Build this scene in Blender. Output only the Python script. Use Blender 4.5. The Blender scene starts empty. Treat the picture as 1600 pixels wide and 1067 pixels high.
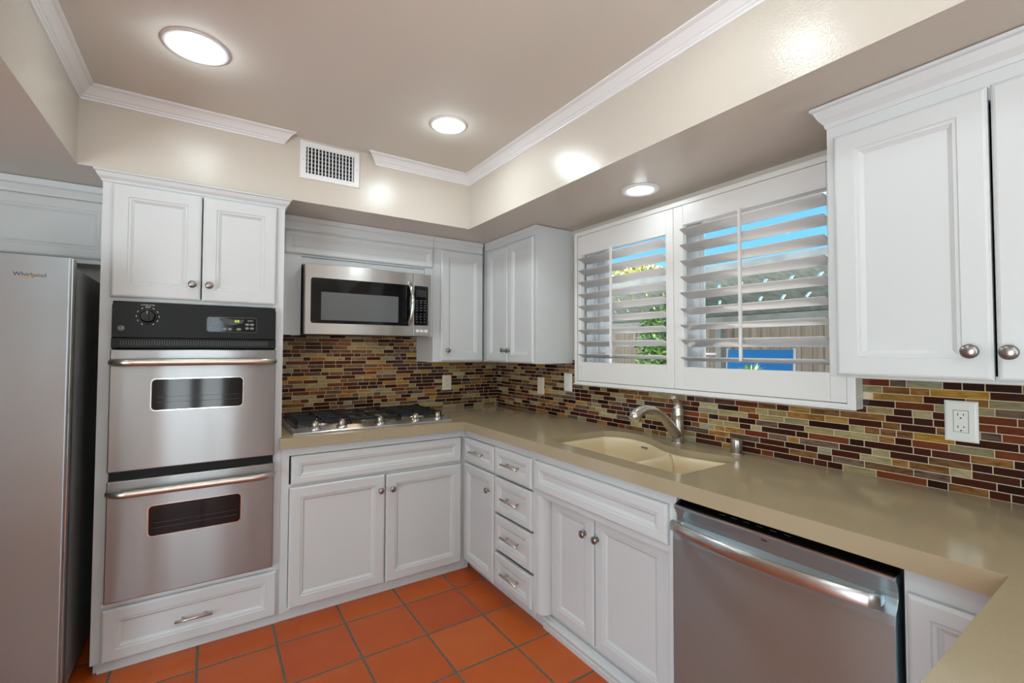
import bpy, bmesh, math, random
from mathutils import Vector, Matrix
random.seed(7)
PI = math.pi
S = bpy.context.scene
COL = S.collection

# ------------------------------------------------------------------ camera
CAM = (-1.9542, -3.1409, 1.3518)
yaw, pitch, roll, foc = -0.5787, 0.0281, 0.0028, 713.3
ppx, ppy = 792.14, 527.04
fw = Vector((-math.sin(yaw)*math.cos(pitch), math.cos(yaw)*math.cos(pitch), math.sin(pitch)))
r0 = Vector((math.cos(yaw), math.sin(yaw), 0)); u0 = r0.cross(fw)
rr = math.cos(roll)*r0 + math.sin(roll)*u0; uu = math.cos(roll)*u0 - math.sin(roll)*r0
cd = bpy.data.cameras.new('camera'); co = bpy.data.objects.new('camera', cd); COL.objects.link(co)
co.matrix_world = Matrix(((rr.x, uu.x, -fw.x, CAM[0]), (rr.y, uu.y, -fw.y, CAM[1]), (rr.z, uu.z, -fw.z, CAM[2]), (0, 0, 0, 1)))
cd.sensor_fit = 'HORIZONTAL'; cd.sensor_width = 36; cd.lens = foc/1600*36
cd.shift_x = (800-ppx)/1600; cd.shift_y = (ppy-533.5)/1600; cd.clip_start = .02
S.camera = co

# ------------------------------------------------------------------ view and light
S.view_settings.view_transform = 'Standard'; S.view_settings.look = 'None'
S.view_settings.gamma = 1; S.view_settings.use_curve_mapping = False
S.view_settings.exposure = 0.12
CAN_W = 1.1          # recessed lights
FILL_W = 28.0         # fill lamps at the added, unseen door and left window
UP_W = 80.0          # added upward fill lamp behind the camera, without a fixture
w = bpy.data.worlds.new('sky'); S.world = w; w.use_nodes = True
nt = w.node_tree; bg = nt.nodes['Background']
tc = nt.nodes.new('ShaderNodeTexCoord'); sx = nt.nodes.new('ShaderNodeSeparateXYZ'); rp = nt.nodes.new('ShaderNodeValToRGB')
nt.links.new(tc.outputs['Generated'], sx.inputs[0]); nt.links.new(sx.outputs['Z'], rp.inputs[0])
e = rp.color_ramp.elements
e[0].position = 0.0; e[0].color = (.72, .88, 1, 1); e[1].position = .8; e[1].color = (.10, .34, .85, 1)
m_ = rp.color_ramp.elements.new(.07); m_.color = (.46, .84, 1, 1)
m_ = rp.color_ramp.elements.new(.2); m_.color = (.19, .60, 1, 1)
nt.links.new(rp.outputs[0], bg.inputs[0]); bg.inputs[1].default_value = 1.15
sl = bpy.data.lights.new('sun', 'SUN'); sl.energy = 26.0; sl.angle = .01; sl.color = (1, .95, .87)
so = bpy.data.objects.new('sun', sl); COL.objects.link(so); so.location = (3, 9, 9)
so.rotation_euler = Vector((.06, -.72, -.70)).to_track_quat('-Z', 'Y').to_euler()
def area(name, loc, direction, sx_, sy_, watts, color):
    l = bpy.data.lights.new(name, 'AREA'); l.shape = 'RECTANGLE'; l.size = sx_; l.size_y = sy_; l.energy = watts; l.color = color
    o = bpy.data.objects.new(name, l); COL.objects.link(o); o.location = loc
    o.rotation_euler = Vector(direction).to_track_quat('-Z', 'Z').to_euler()
    return o
area('window_fill', (-2.10, -6.08, 1.15), (0, 1, 0), .7, 1.9, FILL_W*.9, (.84, 1, 1.08))  # fill lamp at the invented door, lights the kitchen from behind
area('window_fill', (-4.68, -3.6, .95), (1, 0, 0), 1.9, 1.6, FILL_W*2.9, (.84, 1, 1.10))  # fill lamp at the invented left window
area('ceiling_bounce_fill', (-2.8, -4.7, 1.5), (0, 0, 1), 1.2, .8, UP_W, (.80, 1, 1.10))  # added to bounce light off the ceiling

# ------------------------------------------------------------------ materials
def lin(c): return tuple(((v/255+.055)/1.055)**2.4 if v/255 > .04045 else v/255/12.92 for v in c)
def mat(name, rgb, rough=.5, metal=0, bump=None, spec=.5, coat=0, emit=0, trans=0, srgb=True, ior=1.45):
    m = bpy.data.materials.new(name); m.use_nodes = True; t = m.node_tree; b = t.nodes['Principled BSDF']
    c = lin(rgb) if srgb else rgb
    b.inputs['Base Color'].default_value = (*c, 1); b.inputs['Roughness'].default_value = rough
    b.inputs['Metallic'].default_value = metal; b.inputs['Specular IOR Level'].default_value = spec
    b.inputs['Coat Weight'].default_value = coat; b.inputs['Coat Roughness'].default_value = .08
    b.inputs['Transmission Weight'].default_value = trans; b.inputs['IOR'].default_value = ior
    if emit:
        b.inputs['Emission Color'].default_value = (*c, 1); b.inputs['Emission Strength'].default_value = emit
    if bump:
        scale, strength, dist = bump
        n = t.nodes.new('ShaderNodeTexNoise'); n.inputs['Scale'].default_value = scale; n.inputs['Detail'].default_value = 3
        g = t.nodes.new('ShaderNodeNewGeometry'); t.links.new(g.outputs['Position'], n.inputs['Vector'])
        k = t.nodes.new('ShaderNodeBump'); k.inputs['Strength'].default_value = strength; k.inputs['Distance'].default_value = dist
        t.links.new(n.outputs['Fac'], k.inputs['Height']); t.links.new(k.outputs[0], b.inputs['Normal'])
    return m
def mottled(name, c1, c2, scale, rough, stretch=(1, 1, 1), detail=4, lo=.35, hi=.65, bump=0, spec=.5):
    m = mat(name, c1, rough, spec=spec); t = m.node_tree; b = t.nodes['Principled BSDF']
    g = t.nodes.new('ShaderNodeNewGeometry'); mp = t.nodes.new('ShaderNodeMapping'); mp.inputs['Scale'].default_value = stretch
    n = t.nodes.new('ShaderNodeTexNoise'); n.inputs['Scale'].default_value = scale; n.inputs['Detail'].default_value = detail
    r = t.nodes.new('ShaderNodeValToRGB'); r.color_ramp.elements[0].position = lo; r.color_ramp.elements[1].position = hi
    r.color_ramp.elements[0].color = (*lin(c1), 1); r.color_ramp.elements[1].color = (*lin(c2), 1)
    t.links.new(g.outputs['Position'], mp.inputs[0]); t.links.new(mp.outputs[0], n.inputs['Vector'])
    t.links.new(n.outputs['Fac'], r.inputs[0]); t.links.new(r.outputs[0], b.inputs['Base Color'])
    if bump:
        k = t.nodes.new('ShaderNodeBump'); k.inputs['Strength'].default_value = bump; k.inputs['Distance'].default_value = .002
        t.links.new(n.outputs['Fac'], k.inputs['Height']); t.links.new(k.outputs[0], b.inputs['Normal'])
    return m
def steel(name, rgb, rough=.36, aniso=.9, wave=.25):
    m = mat(name, rgb, rough, 1); t = m.node_tree; b = t.nodes['Principled BSDF']
    b.inputs['Anisotropic'].default_value = aniso
    v = t.nodes.new('ShaderNodeCombineXYZ'); v.inputs[2].default_value = 1; t.links.new(v.outputs[0], b.inputs['Tangent'])
    g = t.nodes.new('ShaderNodeNewGeometry'); mp = t.nodes.new('ShaderNodeMapping'); mp.inputs['Scale'].default_value = (5, 5, 1.1)
    n = t.nodes.new('ShaderNodeTexNoise'); n.inputs['Scale'].default_value = 1; n.inputs['Detail'].default_value = 1
    k = t.nodes.new('ShaderNodeBump'); k.inputs['Strength'].default_value = wave; k.inputs['Distance'].default_value = .02
    t.links.new(g.outputs['Position'], mp.inputs[0]); t.links.new(mp.outputs[0], n.inputs['Vector'])
    t.links.new(n.outputs['Fac'], k.inputs['Height']); t.links.new(k.outputs[0], b.inputs['Normal'])
    mp2 = t.nodes.new('ShaderNodeMapping'); mp2.inputs['Scale'].default_value = (3, 3, 900)
    n2 = t.nodes.new('ShaderNodeTexNoise'); n2.inputs['Scale'].default_value = 1; n2.inputs['Detail'].default_value = 2
    r = t.nodes.new('ShaderNodeMapRange'); r.inputs['To Min'].default_value = rough*.8; r.inputs['To Max'].default_value = rough*1.25
    t.links.new(g.outputs['Position'], mp2.inputs[0]); t.links.new(mp2.outputs[0], n2.inputs['Vector'])
    t.links.new(n2.outputs['Fac'], r.inputs[0]); t.links.new(r.outputs[0], b.inputs['Roughness'])
    return m
M = {}
M['white'] = mat('white_cabinet_paint', (200, 202, 202), .32, bump=(60, .04, .001))
M['wall'] = mat('beige_semigloss_paint', (198, 190, 178), .19, bump=(170, .3, .003))
M['ceil'] = mat('beige_ceiling_paint', (216, 212, 203), .7, spec=.2, bump=(60, .05, .002))
M['trim'] = mat('white_trim_paint', (226, 226, 226), .35)
M['frame'] = mat('shutter_paint', (222, 220, 217), .3)
M['steel'] = steel('brushed_stainless', (200, 198, 196), .3)
M['oven_steel'] = steel('oven_stainless', (152, 153, 153), .3)
M['fridge_steel'] = steel('fridge_stainless', (160, 168, 174), .34)
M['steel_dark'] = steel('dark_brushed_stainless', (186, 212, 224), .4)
M['nickel'] = mat('brushed_nickel', (205, 198, 188), .33, 1)
M['knob'] = mat('pewter_knob', (150, 146, 142), .3, 1)
M['chrome'] = mat('polished_chrome', (215, 213, 210), .1, 1)
M['black'] = mat('black_enamel', (14, 14, 15), .42, spec=.3)
M['black_gloss'] = mat('black_glass', (12, 12, 13), .06, spec=.4)
M['screen'] = mat('grey_oven_screen', (96, 97, 98), .12)
M['dark'] = mat('dark_void', (12, 12, 12), .8)
M['iron'] = mat('cast_iron', (24, 25, 27), .5, bump=(400, .2, .001))
M['gasket'] = mat('grey_gasket', (70, 72, 72), .6)
M['fridge_side'] = mat('grey_fridge_side', (128, 130, 130), .38, bump=(500, .1, .001))
M['sink'] = mat('almond_composite', (226, 208, 172), .3)
M['plate'] = mat('white_plate_plastic', (230, 228, 222), .3)
M['plate_cream'] = mat('almond_plate_plastic', (222, 210, 190), .3)
M['slot'] = mat('dark_slot', (40, 38, 36), .6)
M['print'] = mat('white_print', (205, 205, 205), .5)
M['greyprint'] = mat('grey_print', (120, 122, 124), .5)
M['gold'] = mat('gold_print', (200, 150, 70), .35, .4)
M['digit'] = mat('lit_display', (190, 215, 30), .5, emit=1.6)
M['lens'] = mat('lit_lens', (246, 255, 255), .5, emit=21)
M['lens_small'] = mat('small_lit_lens', (246, 255, 255), .5, emit=8)
M['counter'] = mottled('tan_quartz', (160, 145, 117), (170, 155, 127), 900, .12, detail=2, spec=.8)
M['wood'] = mottled('orange_oak', (150, 84, 28), (188, 116, 48), 14, .35, stretch=(6, 1, 6))
M['fence'] = mottled('weathered_boards', (92, 88, 80), (122, 114, 104), 3, .85, stretch=(1, 9, .3))
M['beam'] = mottled('grey_beam', (126, 134, 134), (146, 152, 150), 5, .8)
M['roofing'] = mottled('dark_patio_roof', (92, 104, 102), (124, 136, 132), 6, .8, stretch=(1, 3, 1))
M['ground'] = mottled('patio_concrete', (196, 192, 184), (214, 210, 202), 3, .9)
M['blue'] = mat('blue_canvas', (14, 96, 150), .8, bump=(300, .2, .002))
M['leaf'] = mottled('green_leaves', (52, 96, 40), (132, 172, 86), 9, .5)
M['leaf_y'] = mottled('pale_leaves', (170, 176, 96), (214, 206, 140), 9, .5)
M['pot'] = mat('clay_pot', (150, 110, 90), .8)
M['vinyl'] = mat('white_vinyl', (232, 232, 232), .3)
def glassmat():
    m = bpy.data.materials.new('window_glass'); m.use_nodes = True; t = m.node_tree; t.nodes.clear()
    o = t.nodes.new('ShaderNodeOutputMaterial'); mx = t.nodes.new('ShaderNodeMixShader')
    a = t.nodes.new('ShaderNodeBsdfTransparent'); g = t.nodes.new('ShaderNodeBsdfGlossy'); f = t.nodes.new('ShaderNodeFresnel')
    a.inputs[0].default_value = (1, 1, 1, 1); g.inputs['Roughness'].default_value = .02; f.inputs[0].default_value = 1.25
    t.links.new(f.outputs[0], mx.inputs[0]); t.links.new(a.outputs[0], mx.inputs[1]); t.links.new(g.outputs[0], mx.inputs[2]); t.links.new(mx.outputs[0], o.inputs[0])
    return m
M['glass'] = glassmat()
def floormat():
    m = mat('terracotta_tiles', (166, 78, 34), .32); t = m.node_tree; b = t.nodes['Principled BSDF']
    P = .3045; N = t.nodes.new; L = t.links.new
    g = N('ShaderNodeNewGeometry'); s = N('ShaderNodeSeparateXYZ'); L(g.outputs['Position'], s.inputs[0])
    def mth(op, a, c=None):
        n = N('ShaderNodeMath'); n.operation = op
        for i, v in enumerate((a, c)):
            if v is None: continue
            if isinstance(v, (int, float)): n.inputs[i].default_value = v
            else: L(v, n.inputs[i])
        return n.outputs[0]
    cells = []; ds = []
    wob = N('ShaderNodeTexNoise'); wob.inputs['Scale'].default_value = 9; L(g.outputs['Position'], wob.inputs['Vector'])
    wv = mth('MULTIPLY', mth('SUBTRACT', wob.outputs['Fac'], .5), .006)
    for ax, ph in (('X', -1.3629), ('Y', -.7832)):
        q = mth('DIVIDE', mth('ADD', mth('SUBTRACT', s.outputs[ax], ph), wv), P)
        cells.append(mth('FLOOR', q)); f = mth('FRACT', q)
        ds.append(mth('MULTIPLY', mth('MINIMUM', f, mth('SUBTRACT', 1, f)), P))
    d = mth('MINIMUM', ds[0], ds[1])
    cv = N('ShaderNodeCombineXYZ'); L(cells[0], cv.inputs[0]); L(cells[1], cv.inputs[1])
    wn = N('ShaderNodeTexWhiteNoise'); L(cv.outputs[0], wn.inputs['Vector'])
    ns = N('ShaderNodeTexNoise'); ns.inputs['Scale'].default_value = 7; ns.inputs['Detail'].default_value = 4; L(g.outputs['Position'], ns.inputs['Vector'])
    k = mth('ADD', mth('MULTIPLY', wn.outputs['Value'], .45), mth('MULTIPLY', ns.outputs['Fac'], .55))
    ra = N('ShaderNodeValToRGB'); ra.color_ramp.elements[0].color = (*lin((178, 72, 14)), 1); ra.color_ramp.elements[1].color = (*lin((194, 95, 32)), 1)
    ra.color_ramp.elements[0].position = .2; ra.color_ramp.elements[1].position = .8; L(k, ra.inputs[0])
    gn = N('ShaderNodeTexNoise'); gn.inputs['Scale'].default_value = 160; L(g.outputs['Position'], gn.inputs['Vector'])
    rg = N('ShaderNodeValToRGB'); rg.color_ramp.elements[0].color = (*lin((70, 64, 56)), 1); rg.color_ramp.elements[1].color = (*lin((122, 112, 98)), 1)
    rg.color_ramp.elements[0].position = .35; rg.color_ramp.elements[1].position = .65; L(gn.outputs['Fac'], rg.inputs[0])
    mask = N('ShaderNodeMapRange'); mask.inputs['From Min'].default_value = .0046; mask.inputs['From Max'].default_value = .0062; L(d, mask.inputs[0])
    mx = N('ShaderNodeMix'); mx.data_type = 'RGBA'; L(mask.outputs[0], mx.inputs[0]); L(rg.outputs[0], mx.inputs[6]); L(ra.outputs[0], mx.inputs[7])
    L(mx.outputs[2], b.inputs['Base Color'])
    ro = N('ShaderNodeMapRange'); ro.inputs['To Min'].default_value = .85; ro.inputs['To Max'].default_value = .36; L(mask.outputs[0], ro.inputs[0]); L(ro.outputs[0], b.inputs['Roughness'])
    bm = N('ShaderNodeMapRange'); bm.inputs['From Min'].default_value = .003; bm.inputs['From Max'].default_value = .009; L(d, bm.inputs[0])
    h = mth('ADD', bm.outputs[0], mth('MULTIPLY', ns.outputs['Fac'], .3))
    bu = N('ShaderNodeBump'); bu.inputs['Strength'].default_value = .5; bu.inputs['Distance'].default_value = .003; L(h, bu.inputs['Height']); L(bu.outputs[0], b.inputs['Normal'])
    return m
M['floor'] = floormat()
def tilemat():
    m = mat('mosaic_glass_tile', (120, 90, 60), .12, spec=.3); t = m.node_tree; b = t.nodes['Principled BSDF']; N = t.nodes.new; L = t.links.new
    a = N('ShaderNodeAttribute'); a.attribute_name = 'tile'
    g = N('ShaderNodeNewGeometry'); mp = N('ShaderNodeMapping'); mp.inputs['Scale'].default_value = (14, 14, 70); L(g.outputs['Position'], mp.inputs[0])
    n = N('ShaderNodeTexNoise'); n.inputs['Scale'].default_value = 1; n.inputs['Detail'].default_value = 5; n.inputs['Distortion'].default_value = 1.6; L(mp.outputs[0], n.inputs['Vector'])
    r = N('ShaderNodeMapRange'); r.inputs['From Min'].default_value = .3; r.inputs['From Max'].default_value = .7; r.inputs['To Min'].default_value = .35; r.inputs['To Max'].default_value = 1.6; L(n.outputs['Fac'], r.inputs[0])
    mxv = N('ShaderNodeMix'); mxv.data_type = 'FLOAT'; L(a.outputs['Alpha'], mxv.inputs[0]); mxv.inputs[2].default_value = 1; L(r.outputs[0], mxv.inputs[3])
    vm = N('ShaderNodeVectorMath'); vm.operation = 'SCALE'; L(a.outputs['Color'], vm.inputs[0]); L(mxv.outputs[0], vm.inputs['Scale'])
    L(vm.outputs[0], b.inputs['Base Color'])
    return m
M['tile'] = tilemat()
M['grout'] = mat('sand_grout', (204, 184, 156), .8)

# ------------------------------------------------------------------ mesh helpers
class MB:
    def __init__(s): s.v = []; s.f = []; s.sm = []; s.mi = []
    def add(s, vs, fs, smooth=False, mi=0):
        o = len(s.v); s.v += [tuple(p) for p in vs]; s.f += [tuple(i+o for i in f) for f in fs]
        s.sm += [smooth]*len(fs); s.mi += [mi]*len(fs); return s
    def box(s, x0, x1, y0, y1, z0, z1, mi=0):
        x0, x1 = sorted((x0, x1)); y0, y1 = sorted((y0, y1)); z0, z1 = sorted((z0, z1))
        vs = [(x, y, z) for x in (x0, x1) for y in (y0, y1) for z in (z0, z1)]
        return s.add(vs, [(0, 1, 3, 2), (4, 6, 7, 5), (0, 4, 5, 1), (2, 3, 7, 6), (0, 2, 6, 4), (1, 5, 7, 3)], mi=mi)
    def prism(s, poly, axis, a, b, smooth=False, mi=0):
        """poly: 2-D outline; axis: the extrusion axis; 'y' takes (x,z), 'x' takes (y,z), 'z' takes (x,y)."""
        f = {'y': lambda p, t: (p[0], t, p[1]), 'x': lambda p, t: (t, p[0], p[1]), 'z': lambda p, t: (p[0], p[1], t)}[axis]
        n = len(poly); vs = [f(p, a) for p in poly]+[f(p, b) for p in poly]
        s.add(vs, [tuple(range(n)), tuple(range(2*n-1, n-1, -1))], mi=mi)
        return s.add(vs, [(i, i+n, (i+1) % n+n, (i+1) % n) for i in range(n)], smooth, mi)
    def tube(s, path, rad, seg=12, cap=True, smooth=True, flat=1.0, mi=0):
        P = [Vector(p) for p in path]; n = len(P); R = rad if isinstance(rad, (list, tuple)) else [rad]*n
        vs = []; prev = None
        for i, p in enumerate(P):
            t = (P[min(i+1, n-1)]-P[max(i-1, 0)]).normalized()
            if prev is None:
                a = Vector((0, 0, 1)) if abs(t.z) < .9 else Vector((1, 0, 0))
                prev = (a-t*a.dot(t)).normalized()
            else: prev = (prev-t*prev.dot(t)).normalized()
            b = t.cross(prev)
            for k in range(seg):
                an = 2*PI*k/seg; vs.append(p+R[i]*(math.cos(an)*prev+math.sin(an)*b*flat))
        fs = [(i*seg+k, i*seg+(k+1) % seg, (i+1)*seg+(k+1) % seg, (i+1)*seg+k) for i in range(n-1) for k in range(seg)]
        s.add(vs, fs, smooth, mi)
        if cap: s.add(vs, [tuple(range(seg-1, -1, -1)), tuple(range((n-1)*seg, n*seg))], mi=mi)
        return s
    def lathe(s, prof, c, axis=(0, 0, 1), seg=24, sx=1, sz=1, smooth=True, mi=0):
        """prof: (radius, height along axis)."""
        ax = Vector(axis).normalized(); a = Vector((1, 0, 0)) if abs(ax.x) < .9 else Vector((0, 1, 0))
        a = (a-ax*a.dot(ax)).normalized(); b = ax.cross(a); c = Vector(c); vs = []; n = len(prof)
        for r, h in prof:
            for k in range(seg):
                an = 2*PI*k/seg; vs.append(c+ax*h+a*(r*sx*math.cos(an))+b*(r*sz*math.sin(an)))
        s.add(vs, [(i*seg+k, i*seg+(k+1) % seg, (i+1)*seg+(k+1) % seg, (i+1)*seg+k) for i in range(n-1) for k in range(seg)], smooth, mi)
        return s.add(vs, [tuple(range(seg-1, -1, -1)), tuple(range((n-1)*seg, n*seg))], mi=mi)
    def loops(s, x0, x1, z0, z1, prof, y):
        """concentric rectangular loops facing -y: prof = (inset, height out of plane y)."""
        vs = []
        for i, h in prof: vs += [(x0+i, y-h, z0+i), (x1-i, y-h, z0+i), (x1-i, y-h, z1-i), (x0+i, y-h, z1-i)]
        n = len(prof); fs = [(4*a+k, 4*a+(k+1) % 4, 4*a+4+(k+1) % 4, 4*a+4+k) for a in range(n-1) for k in range(4)]
        return s.add(vs, fs+[(3, 2, 1, 0), (4*n-4, 4*n-3, 4*n-2, 4*n-1)])
def rrect(x0, x1, z0, z1, r, n=5, corners=(1, 1, 1, 1)):
    out = []
    for (cx, cz, a0, on) in ((x1-r, z1-r, 0, corners[0]), (x0+r, z1-r, 90, corners[1]), (x0+r, z0+r, 180, corners[2]), (x1-r, z0+r, 270, corners[3])):
        if not on:
            out.append({0: (x1, z1), 90: (x0, z1), 180: (x0, z0), 270: (x1, z0)}[a0]); continue
        for k in range(n+1):
            a = math.radians(a0+90*k/n); out.append((cx+r*math.cos(a), cz+r*math.sin(a)))
    return out
def make(name, mb, material, off=(0, 0, 0), bevel=0, attr=None):
    me = bpy.data.meshes.new(name); o = Vector(off)
    me.from_pydata([tuple(Vector(p)-o) for p in mb.v], [], mb.f)
    for i, p in enumerate(me.polygons): p.use_smooth = mb.sm[i]; p.material_index = mb.mi[i]
    for m in (material if isinstance(material, (list, tuple)) else [material]): me.materials.append(m)
    bm = bmesh.new(); bm.from_mesh(me)
    if not attr: bmesh.ops.remove_doubles(bm, verts=bm.verts, dist=1e-6)
    bmesh.ops.recalc_face_normals(bm, faces=bm.faces)
    bm.to_mesh(me); bm.free()
    ob = bpy.data.objects.new(name, me); COL.objects.link(ob)
    if bevel:
        b = ob.modifiers.new('bevel', 'BEVEL'); b.width = bevel; b.segments = 2; b.limit_method = 'ANGLE'; b.angle_limit = math.radians(40)
    return ob
def tag(o, label, cat, group=None):
    o['label'] = label; o['category'] = cat
    if group: o['group'] = group
    return o
class Thing:
    """wall 'back': local axes = world. wall 'right': local x runs along -Y of the world, local y along +X."""
    def __init__(s, name, label, cat, base, wall='back', group=None):
        s.base = Vector(base); s.o = bpy.data.objects.new(name, None); COL.objects.link(s.o); s.o.empty_display_size = .1
        if wall == 'back': s.o.location = base
        else: s.o.location = (base[1], -base[0], base[2]); s.o.rotation_euler = (0, 0, -PI/2)
        tag(s.o, label, cat, group)
    def part(s, name, mb, material, parent=None, bevel=0, label=None):
        ob = make(name, mb, material, s.base, bevel); ob.parent = parent or s.o
        if label: ob['label'] = label
        return ob
    def text(s, name, body, size, x, y, z, material, parent=None, align='CENTER', shear=0, sx_=1):
        cu = bpy.data.curves.new(name, 'FONT'); cu.body = body; cu.size = size; cu.align_x = align; cu.align_y = 'CENTER'; cu.extrude = .0004; cu.shear = shear
        t = bpy.data.objects.new(name, cu); COL.objects.link(t)
        dg = bpy.context.evaluated_depsgraph_get(); me = bpy.data.meshes.new_from_object(t.evaluated_get(dg))
        bpy.data.objects.remove(t); bpy.data.curves.remove(cu)
        me.transform(Matrix.Translation(Vector((x, y, z))-s.base) @ Matrix.Rotation(PI/2, 4, 'X') @ Matrix.Diagonal((sx_, 1, 1, 1)))
        me.materials.append(material); me.name = name
        ob = bpy.data.objects.new(name, me); COL.objects.link(ob); ob.parent = parent or s.o
        return ob
def struct(name, mb, material, bevel=0):
    o = make(name, mb, material, (0, 0, 0), bevel); o['kind'] = 'structure'; return o
def bx(*a): return MB().box(*a)

# ------------------------------------------------------------------ room shell
ZC, ZS, XS, YS, XL = 2.453, 2.121, -.5786, -.593, -2.426
XW, YF = -4.6, -6.0
struct('floor', bx(XW-.1, .2, YF-.1, .2, -.1, 0), M['floor'])
struct('ceiling', bx(XW-.1, .2, YF-.1, .2, ZC, ZC+.12), M['ceil'])
struct('wall_back', bx(XW-.1, .2, .008, .2, 0, ZC), M['wall'])
WY0, WY1, WZ0, WZ1 = -1.036, -2.44, 1.185, 2.05
struct('wall_right', MB().box(.008, .17, WY0, .008, 0, ZC).box(.008, .17, YF, WY1, 0, ZC).box(.008, .17, WY1, WY0, 0, WZ0).box(.008, .17, WY1, WY0, WZ1, ZC), M['wall'])
struct('wall_left', MB().box(XW-.1, XW, -2.6, .008, 0, ZC).box(XW-.1, XW, YF, -4.6, 0, ZC).box(XW-.1, XW, -4.6, -2.6, 0, .1).box(XW-.1, XW, -4.6, -2.6, 2.3, ZC), M['wall'])
struct('wall_front', MB().box(XW, -2.5, YF-.1, YF, 0, ZC).box(-1.7, .008, YF-.1, YF, 0, ZC).box(-2.5, -1.7, YF-.1, YF, 2.15, ZC), M['wall'])
struct('soffit_right', bx(XS, .008, -5.0, .008, ZS, ZC), M['wall'])
struct('soffit_back', bx(-3.4, XS, YS, .008, ZS, ZC), M['wall'])
struct('soffit_left', bx(-3.4, XL, -4.2, YS, ZS, ZC), M['wall'])
# unseen glazed door and left window, added only for light and reflections
d = MB()
for a_, b_ in ((-2.5, -2.42), (-2.16, -2.02), (-1.78, -1.7)): d.box(a_, b_, YF-.07, YF-.02, 0, 2.15)
d.box(-2.5, -1.7, YF-.07, YF-.02, 2.05, 2.15).box(-2.5, -1.7, YF-.07, YF-.02, 0, .2)
struct('added_door_1', d, M['vinyl'])
d = MB()
for k in range(3): d.box(XW-.07, XW-.02, -4.6+.975*k, -4.55+.975*k, .1, 2.3)
d.box(XW-.07, XW-.02, -4.6, -2.6, .1, .16).box(XW-.07, XW-.02, -4.6, -2.6, 2.24, 2.3)
struct('added_window_2', d, M['vinyl'])
# crown moulding: drop d below the ceiling, projection p from the soffit face
CP = [(0, 0), (.054, 0), (.054, .006), (.047, .010), (.040, .013), (.030, .024), (.020, .036), (.014, .040), (.014, .045), (.008, .050), (.006, .056), (0, .058)]
def crown(name, path_fn, mat_, t0, t1):
    m = MB(); n = len(CP); vs = []
    for t in (t0, t1): vs += [path_fn(t(p) if callable(t) else t, p, ZC-dd) for p, dd in CP]
    m.add(vs, [(i, i+n, (i+1) % n+n, (i+1) % n) for i in range(n)]+[tuple(range(n)), tuple(range(2*n-1, n-1, -1))])
    return struct(name, m, mat_)
crown('trim_1', lambda t, p, z: (XL+p, t, z), M['trim'], -4.2, lambda p: YS-p)
crown('trim_2', lambda t, p, z: (t, YS-p, z), M['trim'], lambda p: XL+p, lambda p: -1.655+p)
crown('trim_3', lambda t, p, z: (t, YS-p, z), M['trim'], lambda p: -1.178-p, lambda p: XS-p)
crown('trim_4', lambda t, p, z: (XS-p, t, z), M['trim'], lambda p: YS-p, -5.0)

# ------------------------------------------------------------------ mosaic backsplash
DARK = [(52, 24, 16), (64, 28, 18), (40, 20, 15), (70, 36, 25), (54, 28, 20)]
OLIVE = [(152, 138, 98), (138, 128, 94), (162, 148, 110), (144, 126, 86), (136, 132, 106)]
AMBER = [(132, 92, 46), (120, 82, 46), (146, 104, 56), (110, 78, 50)]
RUST = [(100, 48, 26), (112, 56, 32)]; GOLD = [(164, 122, 48), (152, 116, 60)]; SMOKE = [(92, 74, 62), (104, 84, 70)]
def pick():
    q = random.random()
    if q < .40: return random.choice(DARK), .12
    if q < .62: return random.choice(OLIVE), .45
    if q < .80: return random.choice(AMBER), .8
    if q < .87: return random.choice(RUST), .3
    if q < .91: return random.choice(GOLD), .6
    return random.choice(SMOKE), .9
def backsplash(name, wall, u0, u1, z0, ztop):
    m = MB(); cols = []
    def put(u, n, z): return (u, -n, z) if wall == 'back' else (-n, -u, z)
    def q(pts, mi, c):
        m.add(pts, [(0, 1, 2, 3)], mi=mi); cols.append(c)
    segs = ztop if isinstance(ztop, list) else [(u0, u1, ztop)]
    for a, b, zt in segs:
        bxm = MB().box(a, b, 0, 0.008, z0, zt)
        vs = [put(x, -y, z) for x, y, z in bxm.v]
        m.add(vs, bxm.f, mi=1); cols += [(1, 1, 1, 0)]*6
    P, G = .02435, .0024; row = 0; z = z0+.001
    while z < max(s[2] for s in segs)-.004:
        u = u0-random.random()*.1; z1 = z+P-G
        while u < u1:
            ln = random.choice((.045, .05, .075, .09, .1, .1, .135))
            a, b = max(u, u0), min(u+ln-G, u1)
            if b-a > .006:
                zt = min((s[2] for s in segs if s[0]-1e-6 <= (a+b)/2 <= s[1]+1e-6), default=0)
                zz = min(z1, zt)
                if zz-z > .004:
                    c, sw = pick(); jt = random.uniform(.88, 1.12); c = (*[v*jt for v in lin(c)], sw)
                    e_, h = .0012, .0016
                    B = [put(a, 0, z), put(b, 0, z), put(b, 0, zz), put(a, 0, zz)]
                    T = [put(a+e_, h, z+e_), put(b-e_, h, z+e_), put(b-e_, h, zz-e_), put(a+e_, h, zz-e_)]
                    q(T, 0, c)
                    for k in range(4): q([B[k], B[(k+1) % 4], T[(k+1) % 4], T[k]], 0, c)
            u += ln
        z += P; row += 1
    o = make(name, m, [M['tile'], M['grout']], attr=True); o['kind'] = 'structure'
    at = o.data.color_attributes.new('tile', 'FLOAT_COLOR', 'CORNER')
    for p in o.data.polygons:
        for li in p.loop_indices: at.data[li].color = cols[p.index]
    return o
backsplash('wall_backsplash', 'back', -1.64, -.0005, .9145, 1.47)
backsplash('wall_backsplash_right', 'right', .0005, 3.5, .9145, [(.0005, 1.004, 1.29), (1.004, 2.47, 1.18), (2.47, 3.5, 1.30)])

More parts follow.
